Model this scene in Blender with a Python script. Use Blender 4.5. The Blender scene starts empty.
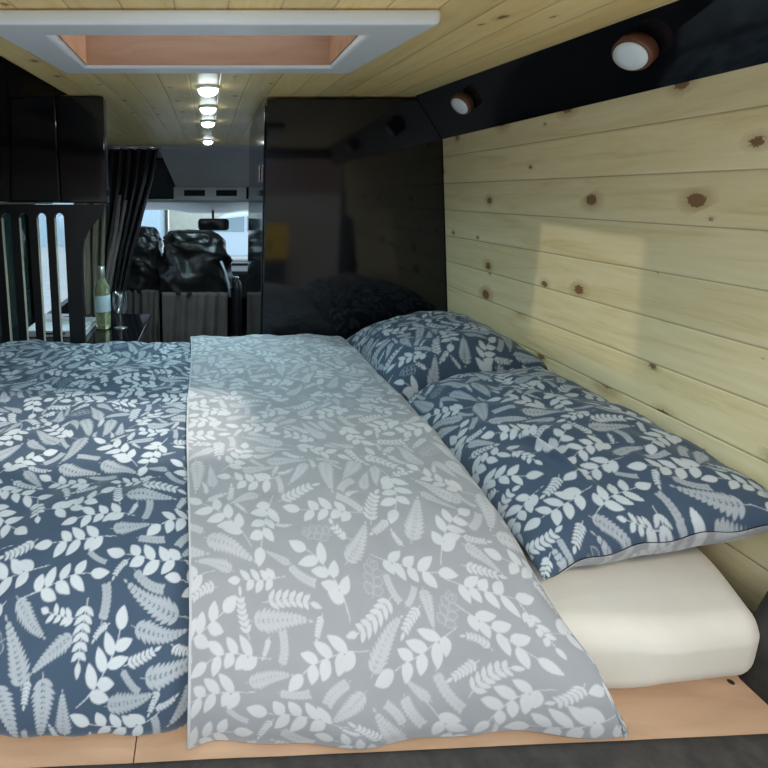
import bpy, math, random
import numpy as np
from mathutils import Vector, Matrix, noise
C = bpy.context.scene.collection
PI = math.pi
# ------------------------------------------------------------------ camera
TH = math.atan(.185); CT, ST = math.cos(TH), math.sin(TH)
F = 500.0; CX = 208.0; CY = 287.0
cam = bpy.data.cameras.new('camera'); camo = bpy.data.objects.new('camera', cam); C.objects.link(camo)
cam.sensor_width = 36; cam.lens = F/768*36; cam.shift_x = (384-CX)/768; cam.shift_y = -(384-CY)/768
cam.clip_start = .05; cam.clip_end = 200
camo.rotation_euler = (PI/2-TH, 0, 0)
bpy.context.scene.camera = camo
# ------------------------------------------------------------------ sky, lights, exposure
W = bpy.data.worlds.new('sky'); bpy.context.scene.world = W; W.use_nodes = True
wn = W.node_tree.nodes; wn['Background'].inputs[0].default_value = (.70, .86, 1, 1); wn['Background'].inputs[1].default_value = 2.3
vs = bpy.context.scene.view_settings
vs.view_transform = 'Standard'; vs.look = 'None'; vs.gamma = 1; vs.exposure = -0.08; vs.use_curve_mapping = False

def light(name, kind, loc, energy, color, target=None, **kw):
    l = bpy.data.lights.new(name, kind); l.energy = energy; l.color = color
    for k, v in kw.items(): setattr(l, k, v)
    o = bpy.data.objects.new(name, l); C.objects.link(o); o.location = loc
    if target is not None:
        o.rotation_euler = (Vector(target)-Vector(loc)).to_track_quat('-Z', 'Y').to_euler()
    return o
# the hall's own lamps: one behind the open rear doors, two above the roof that shine through the skylight
light('hall_lamp_rear', 'AREA', (0.3, -1.9, 1.35), 14, (1, .95, .86), (0.1, 1.2, -.5), size=2.4, shape='RECTANGLE', size_y=1.2)
light('hall_lamp_roof', 'SPOT', (-3.6, .92, 2.8), 330, (1, .84, .62), (0, 1.18, .4), spot_size=.5, shadow_soft_size=.05)
light('hall_lamp_high', 'SPOT', (1.0, 1.35, 3.9), 1250, (1, .86, .76), (0, 1.18, .4), spot_size=.5, shadow_soft_size=.14)

light('ceiling_bounce_spot', 'SPOT', (0, -2.2, 2.6), 650, (1, .90, .76), (0, -1.4, -2), spot_size=1.5, spot_blend=.5, shadow_soft_size=.3)  # added spot on the ground behind the van, its bounce brightens the ceiling
# ------------------------------------------------------------------ pixel -> place
def PY(px, py, Y):
    u = (CY-py)/F; z = Y*(u*CT-ST)/(CT+u*ST); d = Y*CT-z*ST
    return Vector(((px-CX)/F*d, Y, z))
# ------------------------------------------------------------------ helpers
def rnd(s): return random.Random(s)
class MB:
    def __init__(s): s.v = []; s.f = []; s.mi = []
    def add(s, vs_, fs, mi=0):
        n = len(s.v); s.v += [tuple(p) for p in vs_]; s.f += [tuple(i+n for i in f) for f in fs]; s.mi += [mi]*len(fs); return s
    def box(s, x0, x1, y0, y1, z0, z1, mi=0):
        return s.add([(x0,y0,z0),(x1,y0,z0),(x1,y1,z0),(x0,y1,z0),(x0,y0,z1),(x1,y0,z1),(x1,y1,z1),(x0,y1,z1)],
              [(0,3,2,1),(4,5,6,7),(0,1,5,4),(1,2,6,5),(2,3,7,6),(3,0,4,7)], mi)
    def prism(s, pts, off, mi=0):           # closed polygon pts (3D) extruded by off
        n = len(pts); off = Vector(off); p = [Vector(q) for q in pts]; q = [a+off for a in p]
        nrm = sum(((p[i]).cross(p[(i+1) % n]) for i in range(n)), Vector())
        fs = [tuple(range(n)), tuple(range(2*n-1, n-1, -1))]
        for i in range(n): fs.append((i, i+n, (i+1) % n+n, (i+1) % n))
        if nrm.dot(off) > 0: fs = [tuple(reversed(f)) for f in fs]
        return s.add(p+q, fs, mi)
    def lathe(s, prof, M=None, n=32, mi=0, cap=True):   # prof [(r,z)]
        M = M or Matrix.Identity(4); vs_ = []; fs = []
        for r, z in prof:
            for i in range(n):
                a = 2*PI*i/n; vs_.append(M @ Vector((r*math.cos(a), r*math.sin(a), z)))
        for j in range(len(prof)-1):
            for i in range(n):
                a = j*n+i; b = j*n+(i+1) % n; fs.append((a, b, b+n, a+n))
        if cap:
            fs.append(tuple(reversed(range(n)))); k = (len(prof)-1)*n; fs.append(tuple(range(k, k+n)))
        return s.add(vs_, fs, mi)
    def tube(s, pts, r, n=8, mi=0):
        pts = [Vector(p) for p in pts]; vs_ = []; fs = []
        for i, p in enumerate(pts):
            t = (pts[min(i+1, len(pts)-1)]-pts[max(i-1, 0)]).normalized()
            a = t.cross(Vector((0, 0, 1)) if abs(t.z) < .9 else Vector((1, 0, 0))).normalized(); b = t.cross(a)
            rr = r[i] if isinstance(r, (list, tuple)) else r
            for k in range(n): an = 2*PI*k/n; vs_.append(p+a*math.cos(an)*rr+b*math.sin(an)*rr)
        for i in range(len(pts)-1):
            for k in range(n): q = i*n+k; w = i*n+(k+1) % n; fs.append((q, w, w+n, q+n))
        fs.append(tuple(reversed(range(n)))); k = (len(pts)-1)*n; fs.append(tuple(range(k, k+n)))
        return s.add(vs_, fs, mi)
    def grid(s, fn, nu, nv, mi=0, flip=False):
        vs_ = [fn(i/(nu-1), j/(nv-1)) for j in range(nv) for i in range(nu)]; fs = []
        for j in range(nv-1):
            for i in range(nu-1):
                a = j*nu+i; f = (a, a+1, a+nu+1, a+nu); fs.append(tuple(reversed(f)) if flip else f)
        return s.add(vs_, fs, mi)
    def build(s, name, mat, parent=None, smooth=False, bevel=0, seg=2, solid=0):
        me = bpy.data.meshes.new(name); me.from_pydata(s.v, [], s.f)
        mats = mat if isinstance(mat, (list, tuple)) else [mat]
        for m in mats: me.materials.append(m)
        if len(mats) > 1: me.polygons.foreach_set('material_index', s.mi)
        o = bpy.data.objects.new(name, me); C.objects.link(o)
        if smooth: me.shade_smooth()
        if parent is not None:
            o.parent = parent; o.matrix_parent_inverse = Matrix.Identity(4)
            inv = Matrix.Translation(-parent.location) if parent.type == 'EMPTY' and parent.rotation_euler.to_quaternion().angle < 1e-6 else None
            if inv is not None: me.transform(inv)
        if solid:
            md = o.modifiers.new('solid', 'SOLIDIFY'); md.thickness = solid; md.offset = -1
        if bevel:
            md = o.modifiers.new('bevel', 'BEVEL'); md.width = bevel; md.segments = seg; md.limit_method = 'ANGLE'; md.angle_limit = .6
            md.harden_normals = False
        me.update(); return o
def tag(o, label, cat, group=None):
    o['label'] = label; o['category'] = cat
    if group: o['group'] = group
    return o
def struct(o): o['kind'] = 'structure'; return o
def thing(name, label, cat, loc=(0, 0, 0), group=None):
    o = bpy.data.objects.new(name, None); C.objects.link(o); o.location = loc; o.empty_display_size = .05
    bpy.context.view_layer.update()
    return tag(o, label, cat, group)
def copy_tree(o, loc, label=None, group=None):
    r = o.copy(); C.objects.link(r); r.location = loc
    if label: r['label'] = label
    if group: r['group'] = group
    for ch in list(o.children):
        c = ch.copy(); C.objects.link(c); c.parent = r
        for g in ch.children:
            d = g.copy(); C.objects.link(d); d.parent = c
    return r
# ------------------------------------------------------------------ materials
def mat(name, col=(.5, .5, .5), rough=.5, metal=0, **kw):
    m = bpy.data.materials.new(name); m.use_nodes = True; b = m.node_tree.nodes['Principled BSDF']
    b.inputs['Base Color'].default_value = (*col, 1); b.inputs['Roughness'].default_value = rough; b.inputs['Metallic'].default_value = metal
    for k, v in kw.items(): b.inputs[k.replace('_', ' ')].default_value = v
    return m
def N(m, t, **kw):
    n = m.node_tree.nodes.new(t)
    for k, v in kw.items():
        if k in n.inputs: n.inputs[k].default_value = v
        else: setattr(n, k, v)
    return n
def L(m, a, b): m.node_tree.links.new(a, b)
def BS(m): return m.node_tree.nodes['Principled BSDF']
def ramp(m, src, stops):
    r = N(m, 'ShaderNodeValToRGB'); e = r.color_ramp.elements
    while len(e) < len(stops): e.new(.5)
    for el, (p, c) in zip(e, stops): el.position = p; el.color = (*c, 1)
    L(m, src, r.inputs[0]); return r.outputs[0]
def mixc(m, fac, a, b, mode='MIX'):
    n = N(m, 'ShaderNodeMix', data_type='RGBA', blend_type=mode)
    for s, v in ((n.inputs[0], fac), (n.inputs[6], a), (n.inputs[7], b)):
        if hasattr(v, 'links'): L(m, v, s)
        elif isinstance(v, (int, float)): s.default_value = v
        else: s.default_value = (*v, 1)
    return n.outputs[2]
def math_(m, op, a, b=None, clamp=False):
    n = N(m, 'ShaderNodeMath', operation=op); n.use_clamp = clamp
    for s, v in zip(n.inputs, (a, b)):
        if v is None: continue
        if hasattr(v, 'links'): L(m, v, s)
        else: s.default_value = v
    return n.outputs[0]
def objco(m, scale=(1, 1, 1), loc=(0, 0, 0)):
    t = N(m, 'ShaderNodeTexCoord'); mp = N(m, 'ShaderNodeMapping'); mp.inputs['Scale'].default_value = scale; mp.inputs['Location'].default_value = loc
    L(m, t.outputs['Object'], mp.inputs[0]); return mp.outputs[0]
def noisy(m, scale, co=None, detail=4, rough=.55, dist=0):
    n = N(m, 'ShaderNodeTexNoise'); n.inputs['Scale'].default_value = scale; n.inputs['Detail'].default_value = detail
    n.inputs['Roughness'].default_value = rough; n.inputs['Distortion'].default_value = dist
    L(m, co or objco(m), n.inputs['Vector']); return n.outputs[0]
def bump(m, h, strength=.3, dist=.002):
    b = N(m, 'ShaderNodeBump'); b.inputs['Strength'].default_value = strength; b.inputs['Distance'].default_value = dist
    L(m, h, b.inputs['Height']); L(m, b.outputs[0], BS(m).inputs['Normal'])

def pine(name, axis, seams, c_dark, c_mid, c_light, knot=1.0, rough=.5, shift=(0, 0, 0)):
    """planks run along Y; axis = index across the planks; seams = (pitch, offset)."""
    m = mat(name, rough=rough)
    co = objco(m); sep = N(m, 'ShaderNodeSeparateXYZ'); L(m, co, sep.inputs[0])
    across = sep.outputs[axis]; pitch, off = seams
    q = math_(m, 'DIVIDE', math_(m, 'SUBTRACT', across, off), pitch)
    idx = math_(m, 'FLOOR', q); fr = math_(m, 'FRACT', q)
    wn_ = N(m, 'ShaderNodeTexWhiteNoise', noise_dimensions='1D'); L(m, idx, wn_.inputs['W'])
    # each plank has its own stretch of grain
    cmb = N(m, 'ShaderNodeCombineXYZ')
    L(m, math_(m, 'ADD', sep.outputs[1], math_(m, 'MULTIPLY', wn_.outputs[0], 13.0)), cmb.inputs[1]); L(m, across, cmb.inputs[0]); L(m, math_(m, 'MULTIPLY', wn_.outputs[0], 37.0), cmb.inputs[2])
    mp = N(m, 'ShaderNodeMapping'); mp.inputs['Scale'].default_value = (14, 1.3, 1); mp.inputs['Location'].default_value = shift; L(m, cmb.outputs[0], mp.inputs[0])
    # knots
    mk = N(m, 'ShaderNodeMapping'); mk.inputs['Scale'].default_value = (9, 6.5, 1); mk.inputs['Location'].default_value = shift; L(m, cmb.outputs[0], mk.inputs[0])
    vo = N(m, 'ShaderNodeTexVoronoi', voronoi_dimensions='2D'); vo.inputs['Scale'].default_value = 1; L(m, mk.outputs[0], vo.inputs['Vector'])
    sel = N(m, 'ShaderNodeSeparateColor'); L(m, vo.outputs['Color'], sel.inputs[0])
    vn = noisy(m, 30, mk.outputs[0], 2)
    dist = math_(m, 'ADD', vo.outputs['Distance'], math_(m, 'MULTIPLY', math_(m, 'SUBTRACT', vn, .5), .12))
    size = math_(m, 'MULTIPLY', math_(m, 'POWER', math_(m, 'MAXIMUM', math_(m, 'SUBTRACT', sel.outputs[0], .42), 0.0), 1.4), .36*knot)
    core = math_(m, 'DIVIDE', math_(m, 'SUBTRACT', size, dist), .025, True)
    halo = math_(m, 'DIVIDE', math_(m, 'SUBTRACT', math_(m, 'MULTIPLY', size, 2.4), dist), .16, True)
    grain = noisy(m, 1.6, mp.outputs[0], 6, .6, 1.2)
    fine = noisy(m, 9, mp.outputs[0], 3, .6, .4)
    g = math_(m, 'ADD', math_(m, 'MULTIPLY', grain, .75), math_(m, 'MULTIPLY', fine, .25))
    base = ramp(m, g, [(.28, c_dark), (.46, c_mid), (.68, c_light)])
    var = math_(m, 'ADD', .88, math_(m, 'MULTIPLY', wn_.outputs[0], .18))
    vc = N(m, 'ShaderNodeCombineColor'); [L(m, var, vc.inputs[i]) for i in range(3)]
    base = mixc(m, 1.0, base, vc.outputs[0], 'MULTIPLY')
    base = mixc(m, math_(m, 'MULTIPLY', halo, .5), base, (.42, .25, .085))
    base = mixc(m, math_(m, 'MULTIPLY', core, .85), base, (.16, .065, .02))
    edge = math_(m, 'MINIMUM', fr, math_(m, 'SUBTRACT', 1.0, fr))
    seam = math_(m, 'LESS_THAN', edge, .0013/pitch)
    base = mixc(m, math_(m, 'MULTIPLY', seam, .45), base, (.12, .07, .03))
    L(m, base, BS(m).inputs['Base Color'])
    hh = math_(m, 'DIVIDE', edge, .004/pitch, True)
    bump(m, hh, .5, .003)
    return m
M = {}
M['pine_wall'] = pine('pine_wall', 2, (.0995, .041), (.70, .54, .25), (.86, .70, .38), (.94, .80, .50))
M['pine_ceiling'] = pine('pine_ceiling', 0, (.093, .035), (.76, .50, .17), (.90, .64, .27), (.96, .75, .37), knot=.6, rough=.42, shift=(3, 1, 2))
def plywood(name, c1, c2, rough=.5):
    m = mat(name, rough=rough); co = objco(m, (3, 14, 14))
    g = noisy(m, 1.5, co, 5, .55, 1.0); L(m, ramp(m, g, [(.3, c1), (.7, c2)]), BS(m).inputs['Base Color']); return m
M['ply'] = plywood('birch_ply', (.36, .225, .14), (.45, .30, .195), .42)
M['ply_red'] = plywood('skylight_ply', (.34, .17, .095), (.44, .24, .14), .5)
M['ply_edge'] = plywood('ply_edge', (.45, .40, .30), (.6, .55, .42), .6)
def gloss_black(name, col=(.006, .006, .008), rough=.06):
    m = mat(name, col, rough); n = noisy(m, 3.5, None, 2)
    r = N(m, 'ShaderNodeMapRange'); r.inputs[3].default_value = rough*.8; r.inputs[4].default_value = rough*1.5; L(m, n, r.inputs[0]); L(m, r.outputs[0], BS(m).inputs['Roughness'])
    bump(m, noisy(m, 5, None, 1), .04, .004); return m
M['black'] = gloss_black('black_gloss_laminate')
M['black_soft'] = gloss_black('black_satin_paint', (.008, .008, .010), .32)
M['chrome'] = mat('chrome', (.8, .8, .82), .12, 1)
M['white'] = mat('white_gloss', (.74, .75, .76), .28)
bump(M['white'], noisy(M['white'], 60, None, 2), .05, .001)
def cloth(name, c1, c2, rough=.85, scale=220, st=.35, sheen=0, big=6):
    m = mat(name, rough=rough); n = noisy(m, big, None, 4)
    L(m, ramp(m, n, [(.3, c1), (.7, c2)]), BS(m).inputs['Base Color']); bump(m, noisy(m, scale, None, 3), st, .001)
    if sheen: BS(m).inputs['Sheen Weight'].default_value = sheen
    return m
M['carpet'] = cloth('dark_carpet_lining', (.020, .018, .016), (.042, .038, .034), .95, 260, .9, .0, 40)
M['mattress'] = cloth('cream_mattress_cover', (.50, .475, .42), (.56, .53, .475), .85, 420, .35, .1, 8)
M['taupe'] = cloth('taupe_fabric', (.11, .088, .078), (.16, .13, .115), .8, 150, .3)
M['curtain'] = cloth('dark_curtain_fabric', (.018, .016, .018), (.038, .033, .034), .7, 150, .3)
M['vinyl'] = cloth('black_seat_cover_vinyl', (.014, .013, .013), (.024, .021, .020), .34, 40, .25)
M['grey_trim'] = cloth('grey_cab_lining', (.70, .73, .78), (.76, .79, .84), .8, 300, .2)
M['grey_plastic'] = cloth('light_grey_plastic', (.74, .77, .80), (.78, .81, .84), .5, 300, .1)
M['dark_plastic'] = cloth('dark_plastic', (.012, .012, .014), (.02, .02, .023), .5, 300, .2)
def leafcloth(name, bg, bg2, leaf, leaf2):
    m = mat(name, rough=.82); BS(m).inputs['Sheen Weight'].default_value = .15
    a = N(m, 'ShaderNodeAttribute', attribute_name='leaf_print')
    n = noisy(m, 12, None, 3)
    b = mixc(m, n, bg, bg2); l = mixc(m, n, leaf, leaf2)
    L(m, mixc(m, a.outputs['Fac'], b, l), BS(m).inputs['Base Color'])
    bump(m, noisy(m, 500, None, 2), .25, .0008); return m
M['navy'] = leafcloth('navy_leaf_print_cotton', (.020, .043, .076), (.028, .053, .090), (.35, .385, .41), (.42, .45, .47))
M['greyleaf'] = leafcloth('grey_leaf_print_cotton', (.20, .208, .222), (.23, .238, .25), (.36, .37, .38), (.42, .425, .435))
def glass(name, col=(1, 1, 1), spec=.035, rough=.02, dens=1.0):
    m = bpy.data.materials.new(name); m.use_nodes = True; nt = m.node_tree; nt.nodes.clear()
    o = nt.nodes.new('ShaderNodeOutputMaterial'); mx = nt.nodes.new('ShaderNodeMixShader'); t = nt.nodes.new('ShaderNodeBsdfTransparent'); g = nt.nodes.new('ShaderNodeBsdfGlossy')
    t.inputs[0].default_value = (*col, 1); g.inputs['Roughness'].default_value = rough; lf = nt.nodes.new('ShaderNodeLayerWeight'); lf.inputs[0].default_value = .5
    p4 = nt.nodes.new('ShaderNodeMath'); p4.operation = 'POWER'; p4.inputs[1].default_value = 4; nt.links.new(lf.outputs['Facing'], p4.inputs[0])
    lw = nt.nodes.new('ShaderNodeMath'); lw.operation = 'MULTIPLY_ADD'; lw.inputs[1].default_value = .5; lw.inputs[2].default_value = spec; nt.links.new(p4.outputs[0], lw.inputs[0])
    nt.links.new(lw.outputs[0], mx.inputs[0]); nt.links.new(t.outputs[0], mx.inputs[1]); nt.links.new(g.outputs[0], mx.inputs[2]); nt.links.new(mx.outputs[0], o.inputs[0]); return m
M['glass'] = glass('clear_glass', (.93, .96, .97))
M['tint'] = glass('tinted_glass', (.10, .14, .13))
M['acrylic'] = glass('skylight_acrylic', (.85, .88, .9))
def emis(name, col, s):
    m = mat(name, (.8, .8, .8), .4); BS(m).inputs['Emission Color'].default_value = (*col, 1); BS(m).inputs['Emission Strength'].default_value = s; return m
M['led'] = emis('lit_lamp_lens', (.80, .95, 1), 16)
M['lens'] = mat('frosted_white_lens', (.78, .82, .84), .3, Transmission_Weight=0.0)
M['copper_wood'] = plywood('lamp_rim_wood', (.10, .035, .02), (.16, .06, .035), .35)

# ------------------------------------------------------------------ setting
XR = .93
def cz(y): return .283+.041*y if y < 2 else .365+.006*(y-2)      # ceiling height along the van
def xw(z): return .915-.115*z                                 # the wall leans out a little downwards
# floor
struct(MB().box(-1.1, 1.15, .35, 5.6, -1.45, -1.40).build('floor', M['carpet']))
# pine clad right wall
mb = MB(); zt = .207
mb.prism([(xw(zt), .55, zt), (xw(-.82), .55, -.82), (xw(-.82)+.012, .55, -.82), (xw(zt)+.012, .55, zt)], (0, 1.42, 0))
struct(mb.build('wall_right', M['pine_wall'], bevel=.0015))
struct(MB().box(1.055, 1.10, .35, 4.3, -1.4, .47).box(1.055, 1.10, 4.3, 5.3, -1.4, -.7).box(1.055, 1.10, 4.3, 5.3, -.05, .47).build('wall_outer', M['dark_plastic']))
struct(MB().box(1.07, 1.076, 4.3, 5.3, -.7, -.05).build('window_4', M['glass']))
# black gloss fascia between ceiling and pine wall
mb = MB()
def fx(y): return .80-.012*y
ys = [.35, .8, 1.3, 1.97]
for a, b in zip(ys[:-1], ys[1:]):
    za, zb = cz(a), cz(b)
    mb.add([(fx(a), a, za), (fx(b), b, zb), (.896, b, .202), (.896, a, .202), (fx(a), a, za+.05), (fx(b), b, zb+.05), (1.03, b, .20), (1.03, a, .20)],
           [(0, 1, 2, 3), (7, 6, 5, 4), (3, 2, 6, 7), (0, 4, 5, 1)])
struct(mb.build('trim_1', M['black']))
# ceiling, with the skylight's opening left open
SX, SY0, SY1 = .305, 1.03, 1.33
mb = MB()
def cstrip(x0, x1, y0, y1):
    mb.add([(x0, y0, cz(y0)), (x1, y0, cz(y0)), (x1, y1, cz(y1)), (x0, y1, cz(y1)), (x0, y0, cz(y0)+.03), (x1, y0, cz(y0)+.03), (x1, y1, cz(y1)+.03), (x0, y1, cz(y1)+.03)],
           [(0, 1, 2, 3), (7, 6, 5, 4), (0, 4, 5, 1), (2, 6, 7, 3), (1, 5, 6, 2), (0, 3, 7, 4)][:])
cstrip(-1.0, 1.0, .35, SY0); cstrip(-1.0, -SX, SY0, SY1); cstrip(SX, 1.0, SY0, SY1); cstrip(-1.0, 1.0, SY1, 1.9999); cstrip(-1.0, 1.0, 2.0, 4.02)
struct(mb.build('ceiling', M['pine_ceiling']))
# outer metal roof
mb = MB(); R0, R1 = .47, .49
for (a, b, c, d) in ((-1.06, 1.10, .3, SY0-.03), (-1.06, -SX-.03, SY0-.03, SY1+.03), (SX+.03, 1.10, SY0-.03, SY1+.03), (-1.06, 1.10, SY1+.03, 5.3)): mb.box(a, b, c, d, R0, R1)
struct(mb.build('roof', M['dark_plastic']))
# left wall with a window beyond the bed
XL = -.955
mb = MB(); mb.box(XL-.04, XL, .35, 2.28, -1.4, .47).box(XL-.04, XL, 2.28, 3.75, -1.4, -.72).box(XL-.04, XL, 2.28, 3.75, -.02, .47).box(XL-.04, XL, 3.75, 4.45, -1.4, .47).box(XL-.04, XL, 2.74, 2.80, -.72, -.02)
mb.box(XL-.04, XL, 4.45, 5.3, -1.4, -.7).box(XL-.04, XL, 4.45, 5.3, -.05, .47)
struct(mb.build('wall_left', M['dark_plastic']))
w = MB().box(XL-.025, XL-.019, 2.28, 2.74, -.72, -.02).build('window_1', M['tint']); struct(w)
w = MB().box(XL-.025, XL-.019, 2.80, 3.75, -.72, -.02).build('window_2', M['glass']); struct(w)
# left upper fascia, mirrored in build: soffit and glossy side face
mb = MB()
def fl(y): return -.50-.008*y
for a, b in zip(ys[:-1], ys[1:]):
    if b > 1.95: b = 1.945
    za, zb = cz(a), cz(b)
    mb.add([(fl(a), a, za-.002), (fl(b), b, zb-.002), (-.735, b, zb-.012), (-.735, a, za-.012), (-.76, b, -.03), (-.76, a, -.03), (-.95, b, -.03), (-.95, a, -.03)],
           [(3, 2, 1, 0), (5, 4, 2, 3), (7, 6, 4, 5)])
struct(mb.build('trim_2', M['black']))
# rear frame of the van: header, sill and right pillar, carpet lined
mb = MB(); mb.prism([(-1, .36, .47), (-1, .36, .27), (-1, .42, .24), (-1, .50, .27), (-1, .50, .47)], (2.0, 0, 0))
struct(mb.build('trim_3', M['carpet'], bevel=.01))
mb = MB(); prof = []
def sy(x): return .560+.050*(x+.3)/1.2
xs = [-1+.1*i for i in range(21)]
mb2v = []
def sillf(u, v):
    x = -1.0+2.05*u; e = sy(x)
    P = [(e+.006, -.83), (e+.004, -.806), (e-.002, -.8005), (e-.02, -.800), (.42, -.803), (.38, -.83), (.38, -1.4)]
    k = v*(len(P)-1); i = min(int(k), len(P)-2); t = k-i
    return Vector((x, P[i][0]*(1-t)+P[i+1][0]*t, P[i][1]*(1-t)+P[i+1][1]*t+.001*noise.noise((x*9, v*9, 0))))
mb.grid(sillf, 60, 25)
struct(mb.build('trim_4', M['carpet'], smooth=True, solid=.01))
mb = MB()
def pil(u, v):
    z = -.81+v*1.02; x0 = .893+.0*z
    x0 = .893
    if z > -.71: x0 = .893+min(1, (z+.71)/.12)*.040
    P = [(1.05, .725), (x0+.03, .725), (x0+.008, .72), (x0, .705), (x0-.002, .6), (x0-.002, .40), (x0+.02, .36), (1.06, .36)]
    k = u*(len(P)-1); i = min(int(k), len(P)-2); t = k-i
    return Vector((P[i][0]*(1-t)+P[i+1][0]*t, P[i][1]*(1-t)+P[i+1][1]*t, z))
mb.grid(pil, 29, 50)
struct(mb.build('trim_5', M['carpet'], smooth=True, solid=.005))
# cab lining: grey roof and lower headliner
CYs = 4.6
mb = MB()
p0, p1 = PY(100, 148, 4.03), PY(100, 200, CYs)
mb.grid(lambda u, v: Vector((-.93+1.86*u, 4.03+(5.3-4.03)*v, .40-.02*v)), 12, 8)
struct(mb.build('trim_6', M['grey_trim'], smooth=True, solid=.02))
zA = PY(208, 199, CYs).z; zB = PY(208, 208, 5.15).z
def hl(u, v):
    x = -.93+1.86*u; bulge = .035*math.exp(-((x+.0)/.30)**4)*v
    return Vector((x, CYs+.55*v, zA+(zB-zA)*v-bulge))
mb = MB(); mb.grid(hl, 50, 8)
struct(mb.build('trim_7', M['grey_plastic'], smooth=True, solid=.02))
# windscreen with frame, scuttle and glass
zT, zBt = PY(208, 207, 5.2).z, PY(208, 263, 5.2).z
mb = MB().box(-1.0, 1.0, 5.18, 5.30, zT-.005, .45).box(-1.0, 1.0, 5.18, 5.30, -1.4, zBt).box(-1.0, -.86, 5.18, 5.3, zBt, zT).box(.86, 1.0, 5.18, 5.3, zBt, zT)
struct(mb.build('wall_front', M['dark_plastic'], bevel=.01))
struct(MB().box(-.86, .86, 5.22, 5.226, zBt, zT).build('window_3', M['glass']))

# ------------------------------------------------------------------ outside
m = cloth('grey_concrete_yard', (.52, .51, .50), (.62, .61, .60), .9, 30, .2)
struct(MB().box(-30, 30, -12, 30, -2.08, -2.03).build('ground', m))
m = mat('pale_corrugated_metal', (.55, .68, .76), .4)
wv = N(m, 'ShaderNodeTexWave'); wv.inputs['Scale'].default_value = 1.6; L(m, objco(m), wv.inputs['Vector']); bump(m, wv.outputs[0], .6, .05)
def building(name, lab, x0, x1, y0, y1, h, wm, rm, cat='building'):
    t = thing(name, lab, cat, ((x0+x1)/2, y0, -2.03))
    MB().box(x0, x1, y0, y1, -2.03, h).build('wall', wm, t); MB().box(x0-.15, x1+.15, y0-.15, y1+.15, h, h+.18).build('roof', rm, t, bevel=.02); return t
rm = cloth('roof_sheet', (.4, .42, .45), (.5, .52, .55), .6, 20, .2)
b1 = building('corrugated_shed', 'pale blue corrugated metal shed seen through the windscreen, behind the parked car', -8.2, -1.9, 20, 24, .9, m, rm, 'shed')
bm_ = cloth('beige_render', (.55, .53, .44), (.62, .60, .50), .9, 20, .2)
b2 = building('rendered_building', 'low beige rendered building beyond the windscreen, right of the pale blue shed', -1.7, 6, 22, 27, .2, bm_, rm)
MB().box(3.2, 4.6, 21.93, 21.99, -1.2, -.5).build('window', M['tint'], b2)
sd = cloth('pale_blue_render', (.50, .66, .74), (.56, .72, .80), .85, 20, .2)
b3 = building('side_building', 'pale blue building wall seen through the slots of the black slatted partition', -9, -5.6, -1, 15.0, 1.2, sd, rm)
# hall behind the open doors (it shows mirrored in the wardrobe)
hb = cloth('brown_hall_cladding', (.22, .12, .08), (.28, .16, .11), .8, 20, .2)
hc = cloth('beige_hall_wall', (.40, .33, .25), (.46, .38, .30), .8, 20, .2)
ht = struct(MB().box(-6, 6, -6.2, -6.0, -2.03, .0, 0).box(-6, 6, -6.2, -6.0, .0, 2.2, 1).build('wall_back', [hc, hb]))
ym = mat('yellow_cabinet_paint', (.85, .50, .02), .4)
t = thing('yellow_cabinet', 'yellow cabinet standing behind the open rear doors, mirrored in the black wardrobe', 'cabinet', (1.05, -5.6, -2.03))
MB().box(1.0, 1.5, -5.95, -5.4, -1.2, -.55).build('body', ym, t, bevel=.01)
MB().box(1.02, 1.48, -5.93, -5.42, -2.03, -1.2).build('base', M['dark_plastic'], t)
MB().box(1.12, 1.18, -5.4, -5.375, -1.0, -.85).build('handle', M['dark_plastic'], t)
# parked car across the windscreen, side on
cp = mat('white_car_paint', (.62, .68, .74), .25); cgl = mat('car_window_glass', (.30, .38, .42), .08); tyre = mat('tyre_rubber', (.02, .02, .02), .8)
car = thing('parked_car', 'white parked hatchback seen side on through the windscreen behind the rear view mirror', 'car', (.9, 15, -2.03))
cx0 = .9
prof = [(-2.05, .35), (-2.08, .62), (-1.95, .82), (-1.15, .98), (-.35, 1.44), (.2, 1.50), (1.25, 1.46), (1.85, 1.12), (2.0, .95), (2.05, .45), (1.95, .30), (-1.9, .28)]
MB().prism([(cx0+a, 14.15, -2.03+b) for a, b in prof], (0, 1.7, 0)).build('body', cp, car, bevel=.06, seg=3)
def wpan(pts, nm): MB().prism([(cx0+a, 14.13, -2.03+b) for a, b in pts], (0, .05, 0)).build(nm, cgl, car, bevel=.01)
wpan([(-.98, 1.0), (-.32, 1.38), (.12, 1.43), (.12, 1.0)], 'window'); wpan([(.2, 1.0), (.2, 1.43), (1.0, 1.40), (1.0, 1.0)], 'window'); wpan([(1.07, 1.0), (1.07, 1.39), (1.25, 1.37), (1.6, 1.05)], 'window')
for wx in (-1.3, 1.3):
    Mx = Matrix.Translation((cx0+wx, 14.12, -1.71)) @ Matrix.Rotation(-PI/2, 4, 'X')
    wh = MB().lathe([(.22, 0), (.31, -.01), (.32, .03), (.32, .18), (.2, .2)], Mx, 28).build('wheel', tyre, car, smooth=True, bevel=.005)
    h = MB().lathe([(.05, -.03), (.19, -.02), (.2, .01)], Mx, 20).build('hub_cap', M['chrome'], car, smooth=True)
MB().box(cx0-1.02, cx0-.86, 13.98, 14.14, -1.06, -.94).build('wing_mirror', cp, car, bevel=.03)

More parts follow.
